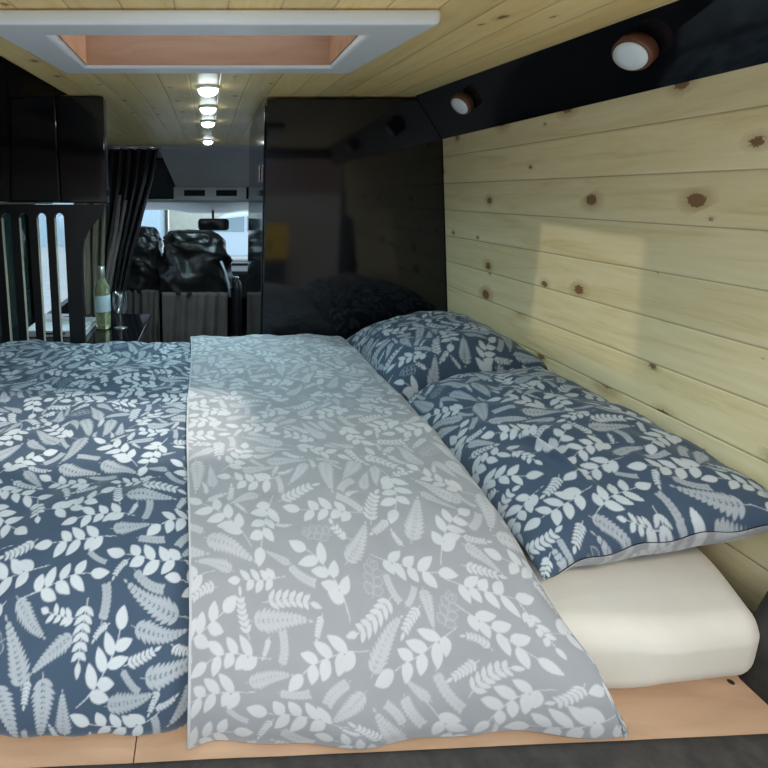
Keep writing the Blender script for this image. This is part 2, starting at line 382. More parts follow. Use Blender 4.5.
# ------------------------------------------------------------------ skylight
sky = thing('skylight', 'white framed rectangular skylight with plywood lined well in the pine ceiling', 'skylight', (0, 1.26, .33))
mb = MB(); zc = lambda y: cz(y)-.001
OX, OY0, OY1, t_ = .412, .950, 1.405, .026
def fr(x0, x1, y0, y1):
    mb.add([(x0, y0, zc(y0)-t_), (x1, y0, zc(y0)-t_), (x1, y1, zc(y1)-t_), (x0, y1, zc(y1)-t_), (x0, y0, zc(y0)), (x1, y0, zc(y0)), (x1, y1, zc(y1)), (x0, y1, zc(y1))],
           [(0, 3, 2, 1), (4, 5, 6, 7), (0, 1, 5, 4), (1, 2, 6, 5), (2, 3, 7, 6), (3, 0, 4, 7)])
def ringbox():
    o = [(-OX, OY0), (OX, OY0), (OX-.035, OY1), (-OX+.035, OY1)]; i = [(-SX, SY0), (SX, SY0), (SX, SY1), (-SX, SY1)]
    vs_ = []
    for ring in (o, i):
        for (x, y) in ring: vs_.append((x, y, zc(y)-t_))
    for ring in (o, i):
        for (x, y) in ring: vs_.append((x, y, zc(y)))
    fs = []
    for k in range(4):
        n = (k+1) % 4
        fs += [(k, 4+k, 4+n, n), (8+k, 8+n, 12+n, 12+k), (k, n, 8+n, 8+k), (4+k, 12+k, 12+n, 4+n)]
    mb.add(vs_, fs)
ringbox()
mb.build('frame', M['white'], sky, bevel=.009, seg=3)
WZ = .475
def wellp(nm, x0, x1, y0, y1):
    MB().box(x0, x1, y0, y1, .318, WZ).build(nm, M['ply_red'], sky)
wellp('lining', -SX-.012, SX+.012, SY1-.003, SY1+.012); wellp('lining', -SX-.012, SX+.012, SY0-.012, SY0+.003)
wellp('lining', -SX-.012, -SX+.003, SY0, SY1); wellp('lining', SX-.003, SX+.012, SY0, SY1)
MB().box(-SX-.03, SX+.03, SY0-.03, SY1+.03, WZ+.005, WZ+.011).build('pane', M['acrylic'], sky)
# ------------------------------------------------------------------ ceiling lamps
def lamp(y, label):
    t = thing('ceiling_spotlight', label, 'lamp', (0, y, cz(y)), 'lit spotlights in a row along the ceiling')
    A = Matrix.Translation((0, y, cz(y)))
    MB().lathe([(.040, 0), (.040, -.006), (.036, -.011), (.033, -.011)], A, 32).build('rim', M['white'], t, smooth=True)
    MB().lathe([(.033, -.0105), (.0325, -.018), (.027, -.026), (.015, -.031), (.001, -.033)], A, 32).build('lens', M['led'], t, smooth=True)
    l = light('lamp_light', 'SPOT', (0, 0, -.04), 20 if y > 1 else 5, (.56, .87, 1), None, spot_size=2.7, spot_blend=.6, shadow_soft_size=.03)
    l.parent = t
    return t
for y, lab in ((.72, 'lit ceiling spotlight just outside the top of the photo, nearer than the skylight'), (1.76, 'largest lit ceiling spotlight, nearest beyond the skylight'), (2.21, 'second lit ceiling spotlight beyond the skylight'),
               (2.66, 'third lit ceiling spotlight beyond the skylight'), (3.62, 'smallest lit ceiling spotlight, farthest, by the front edge of the pine ceiling')):
    lamp(y, lab)
# wall lamps on the black fascia
def wlamp(px, py, y, label):
    nrm = Vector((-.66, -.12, -.62)).normalized()
    zc_ = cz(y); a = Vector((fx(y), y, zc_)); b = Vector((.896, y, .202)); p = a.lerp(b, .36)
    t = thing('wall_spotlight', label, 'lamp', p, 'unlit round lamps on the black panel above the pine wall')
    A = Matrix.Translation(p) @ nrm.to_track_quat('Z', 'Y').to_matrix().to_4x4()
    MB().lathe([(.030, -.004), (.030, .008), (.026, .010)], A, 32).build('base', M['black_soft'], t, smooth=True)
    MB().lathe([(.033, .010), (.0365, .013), (.0365, .028), (.0335, .032), (.030, .032)], A, 36).build('rim', M['copper_wood'], t, smooth=True)
    MB().lathe([(.031, .030), (.030, .034), (.015, .037), (.001, .0375)], A, 36).build('lens', M['lens'], t, smooth=True)
wlamp(0, 0, 1.02, 'larger unlit round white faced lamp on the black panel, nearer the camera')
wlamp(0, 0, 1.67, 'smaller unlit round white faced lamp on the black panel, near the wardrobe')
# ------------------------------------------------------------------ wardrobe
WY = 1.975
wx0 = .222
wr = thing('wardrobe', 'tall glossy black wardrobe reaching the ceiling at the foot end beside the pine wall', 'wardrobe', (.6, 2.4, -1.4))
MB().box(wx0, 1.05, WY, 2.72, -1.38, .352).build('carcass', M['black'], wr, bevel=.004, seg=3)
MB().box(wx0-.006, wx0-.0005, WY+.03, 2.70, -1.3, .335).build('door', M['black'], wr, bevel=.0015)
p = PY(263, 165, 2.1)
MB().box(wx0-.016, wx0-.006, 2.10, 2.12, .05, .12).build('handle', M['chrome'], wr, bevel=.003)  # small chrome piece standing in for a pale reflected strip on this side
# ------------------------------------------------------------------ bed platform, mattress
bd = thing('bed_platform', 'pale plywood bed platform under the mattress and duvet', 'bed base', (0, 1.2, -.82))
o = MB(); seam = -.107
def board(x0, x1, nm='board'):
    o = MB(); n = 10; pts = [(x0+(x1-x0)*i/n, sy(x0+(x1-x0)*i/n)) for i in range(n+1)]
    o.prism([(x, y, -.818) for x, y in pts]+[(x1, 1.94, -.818), (x0, 1.94, -.818)], (0, 0, .018)); return o.build(nm, M['ply'], bd, bevel=.001)
board(-.94, seam-.0007); board(seam+.0007, 1.0)
q = PY(743, 696, .68)
MB().lathe([(.0045, -.8), (.0045, -.7985), (.003, -.7983)], Matrix.Translation((.872, .70, 0)), 16).build('screw', M['dark_plastic'], bd)
MB().box(-.94, .945, .64, .66, -1.4, -.82).build('support', M['carpet'], bd); MB().box(-.94, .945, 1.9, 1.93, -1.4, -.82).build('support', M['carpet'], bd)
mb = MB(); mx0, mx1, my0, my1, mz0, mz1, rr = -.92, .897, .667, 1.93, -.798, -.668, .042
def rbox(x0, x1, y0, y1, z0, z1, r, res, fn=None):
    """rounded box as six displaced grids"""
    vs_ = []; fs = []
    cx, cy, cz_ = (x0+x1)/2, (y0+y1)/2, (z0+z1)/2; hx, hy, hz = (x1-x0)/2, (y1-y0)/2, (z1-z0)/2
    def axis(h):
        n = max(3, int(2*(h-r)/res)); core = [-(h-r)+2*(h-r)*i/n for i in range(n+1)]
        arc = [(h-r)+r*math.tan(PI/4*i/6) for i in range(1, 7)]
        return [-a for a in reversed(arc)]+core+arc
    H = (hx, hy, hz)
    for ax in range(3):
        for sgn in (-1, 1):
            b, c = (ax+1) % 3, (ax+2) % 3; A1, A2 = axis(H[b]), axis(H[c]); n0 = len(vs_)
            for q2 in A2:
                for q1 in A1:
                    p = [0, 0, 0]; p[ax] = sgn*H[ax]; p[b] = q1; p[c] = q2
                    inner = [max(-(H[k]-r), min(H[k]-r, p[k])) for k in range(3)]
                    d = Vector([p[k]-inner[k] for k in range(3)]); d = d.normalized()*r if d.length > 1e-9 else d
                    P = Vector(inner)+d+Vector((cx, cy, cz_))
                    if fn: P = fn(P)
                    vs_.append(P)
            w_ = len(A1)
            for j in range(len(A2)-1):
                for i in range(w_-1):
                    a = n0+j*w_+i; f = (a, a+1, a+w_+1, a+w_); fs.append(f if sgn > 0 else tuple(reversed(f)))
    return vs_, fs
def mw(P):
    e = .006*noise.noise(P*3.1)+.0015*noise.noise(P*14)
    P = P.copy()
    if P.y < .9: P.y += 1.2*e+.018*max(0, (P.x-.72))/.18
    if P.x > .7: k_ = max(0, min(1, (P.y-.64)/.26)); P.x += .085*k_*k_*(3-2*k_)*(P.x-.7)/.2
    if P.z < -.75: P.z += .010*max(0, min(1, (P.x-.66)/.08))
    if P.z > -.7: P.z += e
    return P
vv, ff = rbox(mx0, mx1, my0, my1, mz0, mz1, rr, .03, mw)
o = MB().add(vv, ff).build('mattress', M['mattress'], smooth=True)
md = o.modifiers.new('weld', 'WELD'); md.merge_threshold = .0005
tag(o, 'cream cloth covered mattress on the plywood platform, its bare corner showing below the pillows', 'mattress')

# ------------------------------------------------------------------ leaf print (drawn as numbers, carried on the cloth's own points)
NP = 640; TILE = .60; SC = .80; PX_ = TILE/NP
rg = random.Random(11)
def leaf(A, cx, cy, ang, Ln, Wd, val=1.0, rib=.0, outline=False):
    r = int(Ln/PX_)+3
    ix = np.arange(int(cx/PX_)-r, int(cx/PX_)+r+1); iy = np.arange(int(cy/PX_)-r, int(cy/PX_)+r+1)
    X, Y = np.meshgrid(ix*PX_-cx, iy*PX_-cy)
    u = X*math.cos(ang)+Y*math.sin(ang); v = -X*math.sin(ang)+Y*math.cos(ang)
    t = np.clip(u/Ln, 0, 1); w = Wd*.56*np.power(np.clip(4*t**.8*(1-t**.8), 0, 1), .95)
    d = (w-np.abs(v))/PX_; m = np.clip(d+.5, 0, 1)*((u > 0) & (u < Ln))
    if outline: m = m*np.clip(1-np.clip(d-1.2, 0, 1), 0.12, 1)
    if rib: m = m*(1-rib*np.clip(1-np.abs(v)/PX_/.8, 0, 1))
    I, J = np.meshgrid(ix % NP, iy % NP)
    A[J, I] = np.maximum(A[J, I], m*val)
def stem(A, pts, val=1.0, w=.0011):
    for (x0, y0), (x1, y1) in zip(pts[:-1], pts[1:]):
        n = max(2, int(math.hypot(x1-x0, y1-y0)/PX_*1.5))
        for i in range(n):
            x = x0+(x1-x0)*i/n; y = y0+(y1-y0)*i/n; a, b = int(round(x/PX_)) % NP, int(round(y/PX_)) % NP
            A[b, a] = max(A[b, a], val*.95); A[b, (a+1) % NP] = max(A[b, (a+1) % NP], val*.6)
def path(x, y, ang, Ln, bend, n=12):
    pts = [(x, y)]; a = ang
    for i in range(n): x += math.cos(a)*Ln/n; y += math.sin(a)*Ln/n; a += bend/n; pts.append((x, y))
    return pts
def sprig(A, x, y, ang, s):
    bend = rg.uniform(-1.0, 1.0); pts = path(x, y, ang, .165*s, bend, 14); stem(A, pts)
    k = 7; side = rg.choice((-1, 1))
    for i in range(k):
        j = 3+int(i*10/k); a = ang+bend*j/14; side = -side
        leaf(A, *pts[j], a+side*rg.uniform(.75, 1.0), .046*s*rg.uniform(.8, 1.1), .0215*s, 1.0, .12)
    leaf(A, *pts[-1], ang+bend, .046*s, .024*s, 1.0)
def slim(A, x, y, ang, s):
    bend = rg.uniform(-.9, .9); pts = path(x, y, ang, .13*s, bend, 14); stem(A, pts)
    for i in range(6):
        j = 2+2*i; a = ang+bend*j/14
        for sd_ in (-1, 1): leaf(A, *pts[j], a+sd_*.8, .032*s*(1-.05*i), .0115*s, .93)
    leaf(A, *pts[-1], ang+bend, .032*s, .012*s, .93)
def fern(A, x, y, ang, s, val=.70):
    bend = rg.uniform(-.5, .5); n = 12; pts = path(x, y, ang, .15*s, bend, n); stem(A, pts, val)
    for i in range(1, n):
        a = ang+bend*i/n; ln = (.037*(1-i/n)**.8*min(1, (i+2)/4)+.004)*s
        for sd_ in (-1, 1): leaf(A, *pts[i], a+sd_*.9, ln, .0098*s, val, .25)
    leaf(A, *pts[-1], ang+bend, .012*s, .005*s, val)
def berries(A, x, y, ang, s):
    pts = path(x, y, ang, .07*s, .6, 8); stem(A, pts, .5)
    for i in range(1, 9):
        for sd_ in (-1, 1): leaf(A, *pts[i], ang+.6*i/8+sd_*.9, .013*s, .0085*s, .62)
def rounds(A, x, y, ang, s):
    pts = path(x, y, ang, .06*s, .3, 6); stem(A, pts, .5)
    for i in (1, 3, 5, 6):
        for sd_ in (-1, 1): leaf(A, *pts[i], ang+sd_*(1.1 if i < 6 else .35), .028*s, .019*s, .5, .5, True)
PAT = np.zeros((NP, NP)); occ = np.zeros((NP, NP), bool)
def dil(m, k):
    r = m.copy()
    for _ in range(k):
        r = r | np.roll(r, 1, 0) | np.roll(r, -1, 0) | np.roll(r, 1, 1) | np.roll(r, -1, 1)
    return r
for fn, tries, (s0, s1), tol in ((sprig, 70, (.80, .95), .0), (fern, 130, (.70, .85), .01), (sprig, 120, (.70, .85), .02), (slim, 160, (.65, .8), .02), (fern, 160, (.5, .65), .03), (rounds, 130, (.75, .9), .04), (sprig, 160, (.45, .6), .03), (berries, 260, (.8, 1.0), .04), (slim, 400, (.4, .6), .06), (sprig, 300, (.3, .42), .06), (fern, 300, (.35, .5), .07), (slim, 400, (.25, .4), .08), (berries, 300, (.5, .8), .1)):
    for _ in range(tries):
        T = np.zeros((NP, NP)); fn(T, rg.uniform(0, TILE), rg.uniform(0, TILE), rg.uniform(0, 2*PI), SC*rg.uniform(s0, s1))
        mk = T > .25; ov = (mk & occ).sum()/max(1, mk.sum())
        if ov <= tol:
            PAT = np.where(occ & ~mk, PAT, np.maximum(PAT, T)); occ |= dil(mk, 2)
def sample(U, V):
    u = (U/PX_) % NP; v = (V/PX_) % NP; i = np.floor(u).astype(int); j = np.floor(v).astype(int); fu, fv = u-i, v-j
    i2, j2 = (i+1) % NP, (j+1) % NP
    return PAT[j, i]*(1-fu)*(1-fv)+PAT[j, i2]*fu*(1-fv)+PAT[j2, i]*(1-fu)*fv+PAT[j2, i2]*fu*fv
def gridmesh(name, Pn, leafv, mats, parent=None, mi=None, flip=False, wrapseam=None, solid=0):
    """Pn (nv,nu,3) numpy points"""
    nv, nu = Pn.shape[:2]; idx = np.arange(nv*nu).reshape(nv, nu)
    a, b, c, d = idx[:-1, :-1], idx[:-1, 1:], idx[1:, 1:], idx[1:, :-1]
    q = np.stack([a, b, c, d] if not flip else [d, c, b, a], -1).reshape(-1, 4)
    me = bpy.data.meshes.new(name); me.vertices.add(nv*nu); me.vertices.foreach_set('co', Pn.reshape(-1).astype(np.float32))
    nq = len(q); me.loops.add(nq*4); me.loops.foreach_set('vertex_index', q.reshape(-1).astype(np.int32))
    me.polygons.add(nq); me.polygons.foreach_set('loop_start', (np.arange(nq)*4).astype(np.int32))
    me.update(calc_edges=True)
    for m_ in mats: me.materials.append(m_)
    if mi is not None: me.polygons.foreach_set('material_index', mi.reshape(-1).astype(np.int32))
    at = me.attributes.new('leaf_print', 'FLOAT', 'POINT'); at.data.foreach_set('value', leafv.reshape(-1).astype(np.float32))
    me.shade_smooth(); me.validate()
    o = bpy.data.objects.new(name, me); C.objects.link(o)
    if parent is not None:
        o.parent = parent; me.transform(Matrix.Translation(-parent.location))
    if solid: md = o.modifiers.new('solid', 'SOLIDIFY'); md.thickness = solid; md.offset = -1
    return o
def wob(X, Y, seed, amps):
    r = random.Random(seed); Z = np.zeros_like(X)
    for sc, am in amps:
        for _ in range(5):
            a = r.uniform(0, PI); k = 2*PI/sc*r.uniform(.7, 1.3); Z += am*np.sin(k*(X*math.cos(a)+Y*math.sin(a))+r.uniform(0, 6.28)+.7*np.sin(k*.5*(Y*math.cos(a)-X*math.sin(a))+r.uniform(0, 6.28)))
    return Z
def smoothpath(P, n=400):
    """Catmull-Rom through P, returns dense points and arc length"""
    P = [np.array(p, float) for p in P]; P = [2*P[0]-P[1]]+P+[2*P[-1]-P[-2]]; out = []
    for i in range(1, len(P)-2):
        for t in np.linspace(0, 1, 40, endpoint=False):
            a, b, c, d = P[i-1], P[i], P[i+1], P[i+2]
            out.append(.5*((2*b)+(-a+c)*t+(2*a-5*b+4*c-d)*t*t+(-a+3*b-3*c+d)*t**3))
    out.append(P[-2]); out = np.array(out); s = np.concatenate([[0], np.cumsum(np.linalg.norm(np.diff(out, axis=0), axis=1))]); return out, s
def nonuni(total, f):
    s = [0.]
    while s[-1] < total: s.append(s[-1]+f(s[-1]))
    s[-1] = total; return np.array(s)
# profile from the tucked-in front edge to the far end (y, z)
def cloth_sheet(name, prof, prof2, xs, mats, parent, seed, amps, uoff, step, tailx=None, solid=0, shade=None, wav=.006):
    """prof at u=0, prof2 at u=1 blended across; xs = array of x"""
    o1, s1 = smoothpath(prof); o2, s2 = smoothpath(prof2)
    S = nonuni(s1[-1], step); f = S/s1[-1]
    y1 = np.interp(f, s1/s1[-1], o1[:, 0]); z1 = np.interp(f, s1/s1[-1], o1[:, 1]); y2 = np.interp(f, s2/s2[-1], o2[:, 0]); z2 = np.interp(f, s2/s2[-1], o2[:, 1])
    w = ((xs-xs[0])/(xs[-1]-xs[0]))[None, :]
    Y = y1[:, None]*(1-w)+y2[:, None]*w; Z = z1[:, None]*(1-w)+z2[:, None]*w; X = np.repeat(xs[None, :], len(S), 0)
    SS = np.repeat(S[:, None], len(xs), 1)
    return X, Y, Z, SS
duv = thing('duvet', 'blue and white leaf print duvet folded back to its grey leaf print side', 'duvet', (0, 1.2, -.67))
far = [(1.3, -.556), (1.7, -.560), (1.85, -.566), (1.92, -.595), (1.935, -.64), (1.93, -.668)]
pb = [(.68, -.792), (.645, -.797), (.612, -.789), (.604, -.760), (.622, -.705), (.675, -.635), (.74, -.588), (.83, -.564), (1.0, -.556)]+far
xs = np.concatenate([np.arange(-.91, -.62, .004), np.arange(-.60, .02, .0016), np.arange(.02, .545, .006)])
X, Y, Z, S = cloth_sheet('b', pb, pb, xs, None, None, 1, None, 0, lambda s: .0016 if s < .35 else min(.0045, .0016+(s-.35)*.0026))
n = wob(X, S, 3, ((.5, .0030), (.22, .0022), (.09, .0010)))
front = np.clip((.75-Y)/.1, 0, 1)
endw = 1-np.clip((S-(S.max()-.12))/.1, 0, 1)
tk = np.clip(S/.09, 0, 1)
Z += n*endw*tk
Z -= .035*np.clip((X+.91-.06)/-.06, 0, 1)
puff = .010*np.sin(X*9+1.0)+.004*np.sin(X*31+.4)
Y += (puff*.8)*front; 
# under the fold the blue side is pressed down
press = 1/(1+np.exp(-(X+.035)/.012)); Z -= press*.018*np.clip((Z+.70)/.1, 0, 1); Y += press*.018*front
rt = np.clip((X-.50)/.045, 0, 1); Z = Z-rt**2*.045*np.clip((Z+.72)/.1, 0, 1)
gridmesh('duvet_cover', np.stack([X, Y, Z], -1), sample(X+.31, S+.1), [M['navy']], duv)
# grey turned-back side
pgL = [(.597, -.797), (.594, -.765), (.602, -.72), (.632, -.660), (.685, -.602), (.76, -.563), (.86, -.545), (1.0, -.5405), (1.3, -.5375), (1.7, -.537), (1.88, -.540), (1.935, -.565), (1.95, -.61), (1.95, -.65)]
pgR = [(.612, -.786), (.610, -.76), (.624, -.72), (.66, -.665), (.715, -.612), (.79, -.574), (.88, -.553), (1.0, -.546), (1.3, -.543), (1.7, -.540), (1.88, -.543), (1.935, -.568), (1.95, -.61), (1.95, -.65)]
us = np.concatenate([np.arange(0, .60, .0016), np.arange(.60, .70, .0025)])   # arc across, folds over at the right
R_ = .035
def across(u):      # u -> (x, dz)
    flat = .56
    x = np.where(u < flat, u-.052, 0); k = np.clip((u-flat)/R_, 0, PI)
    xx = np.where(u < flat, x, flat-.052+R_*np.sin(np.minimum(k, PI/2))-np.where(k > PI/2, R_*.25*(k-PI/2), 0))
    dz = np.where(u < flat, 0, -R_*(1-np.cos(np.minimum(k, PI)))*1.0-np.where(k > PI/2, .0, 0))
    return xx, dz
ax, adz = across(us)
X, Y, Z, S = cloth_sheet('g', pgL, pgR, us, None, None, 1, None, 0, lambda s: .0016 if s < .35 else min(.0045, .0016+(s-.35)*.0026))
U = X.copy(); X = np.repeat(ax[None, :], X.shape[0], 0); DZ = np.repeat(adz[None, :], X.shape[0], 0)
top = np.clip((Z+.69)/.1, 0, 1)
Z = Z+DZ*top
front = np.clip((.74-Y)/.1, 0, 1)
Z += wob(U, S, 8, ((.5, .0020), (.2, .0016), (.07, .0006)))*np.clip(S/.05, 0, 1)*(1-np.clip((S-(S.max()-.12))/.1, 0, 1))
# widens a little as it hangs over the front, wavy hem
X = X+.020*np.clip((1.25-Y)/.6,0,1)*np.clip(1-U/.4,0,1)-.018*np.clip((Y-1.3)/.6,0,1)*np.clip(1-U/.4,0,1)+front*(U/.60)**2*.075*np.clip((-.60-Z)/.2, 0, 1)
Y += front*(.007*np.sin(U*17+.5)+.003*np.sin(U*43))-.0*front
X += .004*np.sin(S*6+.6)*np.exp(-U/.05)
Y -= front*.006*np.exp(-((U)/.03)**2)
lv = sample(U+.05, S+.37); lv = np.where(U < .004, .8, lv)
gridmesh('turned_back_side', np.stack([X, Y, Z], -1), lv, [M['greyleaf']], duv, solid=.0035)['label'] = 'grey and white leaf print reverse folded over the blue'

# ------------------------------------------------------------------ pillows
def pillow(label, cx, y0, y1, cz_, hx, H, tilt, seed, res, yaw=0, uo=0, crease=None, roll=0):
    hy = (y1-y0)/2; t = thing('pillow', label, 'pillow', (cx, (y0+y1)/2, cz_), 'blue leaf print pillows along the pine wall')
    nu = int(2*hx*1.08/res); nv = int(2*hy*1.1/res)
    e = lambda n: np.sin(np.linspace(-PI/2, PI/2, n)*.86)/math.sin(PI/2*.86)
    A, B = np.meshgrid(e(nu), e(nv))
    def surf(sgn, A, B):
        hh = np.power(np.clip(1-np.abs(A)**2.6, 0, 1), .55)*np.power(np.clip(1-np.abs(B)**2.8, 0, 1), .5)
        X = hx*A*(1-.05*(1-A*A)*0-.055*(1-B**2)*np.abs(A)**3+.03*np.abs(A*B)**4); Yy = hy*B*(1-.05*(1-A**2)*np.abs(B)**3+.03*np.abs(A*B)**4)
        wr_ = wob(X, Yy, seed, ((.25, .0022), (.11, .0017), (.05, .0007)))
        ed = np.power(np.abs(A)**6+np.abs(B)**6, 1)
        rip = .005*np.sin(Yy*52+seed)*np.abs(A)**8+.004*np.sin(X*60+seed)*np.abs(B)**8
        if sgn < 0: Yy = Yy-.024*np.exp(-((B+.86)/.09)**2)+.0*B
        Z = sgn*H*(hh if sgn > 0 else hh*.75)+wr_*hh*(1 if sgn > 0 else .6)+rip
        if crease is not None and sgn > 0:
            (ax_, bx_, ln, am, an) = crease; dx = X-ax_; dy = Yy-bx_; ca, sa = math.cos(an), math.sin(an)
            along = dx*ca+dy*sa; ac = -dx*sa+dy*ca
            Z += am*np.exp(-(ac/.008)**2)*np.exp(-(along/ln)**2)-.6*am*np.exp(-((ac+.022)/.016)**2)*np.exp(-(along/ln)**2)
        return X, Yy, Z
    R = Matrix.Rotation(yaw, 3, 'Z') @ Matrix.Rotation(tilt, 3, 'Y') @ Matrix.Rotation(roll, 3, 'X'); Rn = np.array(R)
    out = []
    for nm, sgn, mt in (('pillowcase_top', 1, M['navy']), ('pillowcase_underside', -1, M['greyleaf'])):
        if sgn < 0: A2, B2 = np.meshgrid(e(nu//2), e(nv//2))
        else: A2, B2 = A, B
        X, Yy, Z = surf(sgn, A2, B2); Pn = np.stack([X, Yy, Z], -1) @ Rn.T + np.array(t.location)
        Pn[..., 0] = np.minimum(Pn[..., 0], .915-.115*Pn[..., 2]-.002)
        floor_ = -.668+.0*Pn[..., 0]; Pn[..., 2] = np.maximum(Pn[..., 2], floor_)
        ob = gridmesh(nm, Pn, sample(X*1.04+uo, Yy*1.04+uo*.7), [mt], t, flip=(sgn < 0))
        if sgn < 0: ob['label'] = 'grey leaf print underside'
    return t
pillow('blue leaf print pillow nearest the camera, its end lapping over the farther pillow', .788, .738, 1.475, -.574, .230, .092, -.205, 5, .0018, yaw=0.0, uo=.13, crease=(-.085, -.17, .085, .020, 1.72), roll=.0)
pillow('blue leaf print pillow farther away, plumper, against the black wardrobe', .765, 1.36, 1.93, -.545, .235, .125, -.20, 9, .003, uo=.45)

# ------------------------------------------------------------------ overhead locker (left)
lk = thing('overhead_locker', 'glossy black overhead locker at upper left with small chrome knob', 'cabinet', (-.68, 2.1, -.05))
LY = 1.955
zb = PY(20, 203, LY).z
xm = PY(58, 150, LY).x; xr_ = PY(105, 150, LY).x
MB().box(-.95, xr_-.012, LY+.018, 2.07, zb, cz(2.2)-.003).build('carcass', M['black'], lk, bevel=.003)
d1 = MB().box(-.95, xm-.002, LY, LY+.017, zb+.005, cz(LY)-.004).build('door', M['black'], lk, bevel=.005, seg=3)
d2 = MB().box(xm+.002, xr_, LY, LY+.017, zb-.0, cz(LY)-.004).build('door', M['black'], lk, bevel=.005, seg=3)
kp = PY(30, 108, LY)
kn = MB().lathe([(.004, 0), (.004, .008), (.011, .012), (.012, .018), (.008, .022), (.001, .023)], Matrix.Translation(kp) @ Matrix.Rotation(PI/2, 4, 'X'), 20).build('knob', M['chrome'], d1, smooth=True)
a, b = PY(4, 173, LY-.02), PY(50, 177, LY-.02)
h = MB().tube([a+Vector((0, .02, 0)), a, a.lerp(b, .5)+Vector((0, -.004, -.003)), b, b+Vector((0, .02, 0))], .0022, 8).build('handle', M['chrome'], d1, smooth=True)  # thin chrome bar standing in for a reflection line on the gloss door
MB().box(-.95, PY(52, 203, LY).x, LY-.004, LY+.01, zb-.004, zb+.002).build('edge_strip', M['chrome'], lk)
# ------------------------------------------------------------------ slatted partition
sp = thing('slatted_partition', 'black slatted wooden partition below the overhead locker, left of the wine bottle', 'partition', (-.7, 1.99, -.82))
SYp = 1.955
def Q(px, py): return PY(px, py, SYp)
zs_t = Q(40, 213).z; slots = [(1.5, 11), (19, 28.5), (36.5, 46), (54.5, 64.5)]
def slotx(px): return Q(px, 225).x
xsl = [(slotx(a), slotx(b)) for a, b in slots]; w_ = sum(b-a for a, b in xsl)/4
pit = (xsl[3][0]-xsl[0][0])/3; x0_ = xsl[0][0]; xsl = [(x0_+pit*i, x0_+pit*i+w_) for i in range(-2, 4)]
mb = MB(); zlow = -.80; th = .022
yf, yb = SYp, SYp+th
prev = -.95
for (a, b) in xsl:                                  # uprights between the slots
    mb.box(prev, a, yf, yb, zlow, zs_t); prev = b
for (a, b) in xsl:                                  # rounded tops of the slots
    r = (b-a)/2; cxs = (a+b)/2; n = 10; pts = [(cxs-r*math.cos(PI*i/n), zs_t-r+r*math.sin(PI*i/n)) for i in range(n+1)]
    L_ = [(a, zs_t)]+[p for p in pts[:n//2+1]]; R__ = [(b, zs_t)]+[p for p in reversed(pts[n//2:])]
    mb.prism([(x, yf, z) for x, z in L_], (0, th, 0)); mb.prism([(x, yf, z) for x, z in R__], (0, th, 0))
mb.box(-.95, prev, yf, yb, zs_t, zb-.006)
# right end post with its curve up to the locker
E = [(105, 206), (103, 212), (96, 221), (88, 230), (84, 240), (82.5, 256), (83, 300), (85, 345), (85, 400)]
pts = [Q(*e) for e in E]; poly = [Vector((prev, yf, zb-.006)), Vector((xr_, yf, zb-.006))]+pts[0:]+[Vector((prev, yf, pts[-1].z))]
mb.prism(poly, (0, th, 0))
mb.build('panel', M['black_soft'], sp)
mb = MB()
for (a, b) in xsl: mb.box(a, a+.0016, yf+.001, yb-.001, zlow, zs_t-.02)
o = mb.build('cut_edges', M['ply_edge'], sp); o['label'] = 'pale raw plywood edges inside the slots'
# ------------------------------------------------------------------ kitchen unit, worktop, bottle, glass, tray
WT = -.640
ku = thing('kitchen_unit', 'black kitchen base unit beyond the bed, behind the slatted partition', 'cabinet', (-.64, 2.3, -1.4))
MB().box(-.95, -.33, 2.02, 2.62, -1.38, WT-.026).build('carcass', M['black_soft'], ku, bevel=.004)
MB().box(-.33, -.316, 2.05, 2.60, -1.30, WT-.04).build('door', M['black'], ku, bevel=.002)
tag(MB().box(-.95, -.31, 2.0, 2.66, WT-.025, WT).build('worktop', M['black'], bevel=.004, seg=3), 'glossy black worktop under the wine bottle and wine glass', 'worktop')
bp = PY(103.5, 328, 2.36); by = 2.36; bx = bp.x
A = Matrix.Translation((bx, by, WT+.001))
bt = thing('wine_bottle', 'white wine bottle with pale label beside the wine glass', 'bottle', (bx, by, WT+.001))
gl_b = mat('pale_green_bottle_glass', (.62, .66, .38), .05, Transmission_Weight=.75, IOR=1.45)
MB().lathe([(.030, 0), (.0365, .004), (.0375, .02), (.0375, .185), (.034, .205), (.022, .232), (.0145, .248), (.0135, .285), (.0150, .290), (.0150, .298), (.013, .300)], A, 40).build('glass_body', gl_b, bt, smooth=True)
MB().lathe([(.0379, .085), (.0381, .086), (.0381, .165), (.0379, .166)], A, 40, cap=False).build('paper_label', mat('pale_blue_label', (.55, .68, .72), .6), bt, smooth=True)
MB().lathe([(.0150, .252), (.0155, .253), (.0155, .301), (.012, .303)], A, 32).build('foil_cap', mat('silver_foil', (.55, .56, .5), .35, .7), bt, smooth=True)
gx = PY(120.5, 320, 2.36).x
wg = thing('wine_glass', 'empty clear stemmed wine glass right of the wine bottle', 'glass', (gx, 2.36, WT+.001))
A = Matrix.Translation((gx, 2.36, WT+.001))
mg = glass('wine_glass_crystal', (.96, .97, .98), spec=.14, rough=.15)
MB().lathe([(.034, 0), (.034, .002), (.010, .005), (.0045, .012), (.0038, .07)], A, 36).build('foot_and_stem', mg, wg, smooth=True)
prof = [(.004, .070), (.018, .078), (.030, .095), (.0355, .115), (.0355, .135), (.0315, .175), (.0300, .1755), (.034, .135), (.034, .116), (.028, .097), (.016, .081), (.001, .075)]
MB().lathe(prof, A, 36, cap=False).build('bowl', mg, wg, smooth=True)
tr = thing('serving_tray', 'white tray on the worktop, glimpsed through the rightmost slots of the partition', 'tray', (-.72, 2.32, WT+.001))
mb = MB().box(-.84, -.56, 2.20, 2.46, WT+.001, WT+.008); 
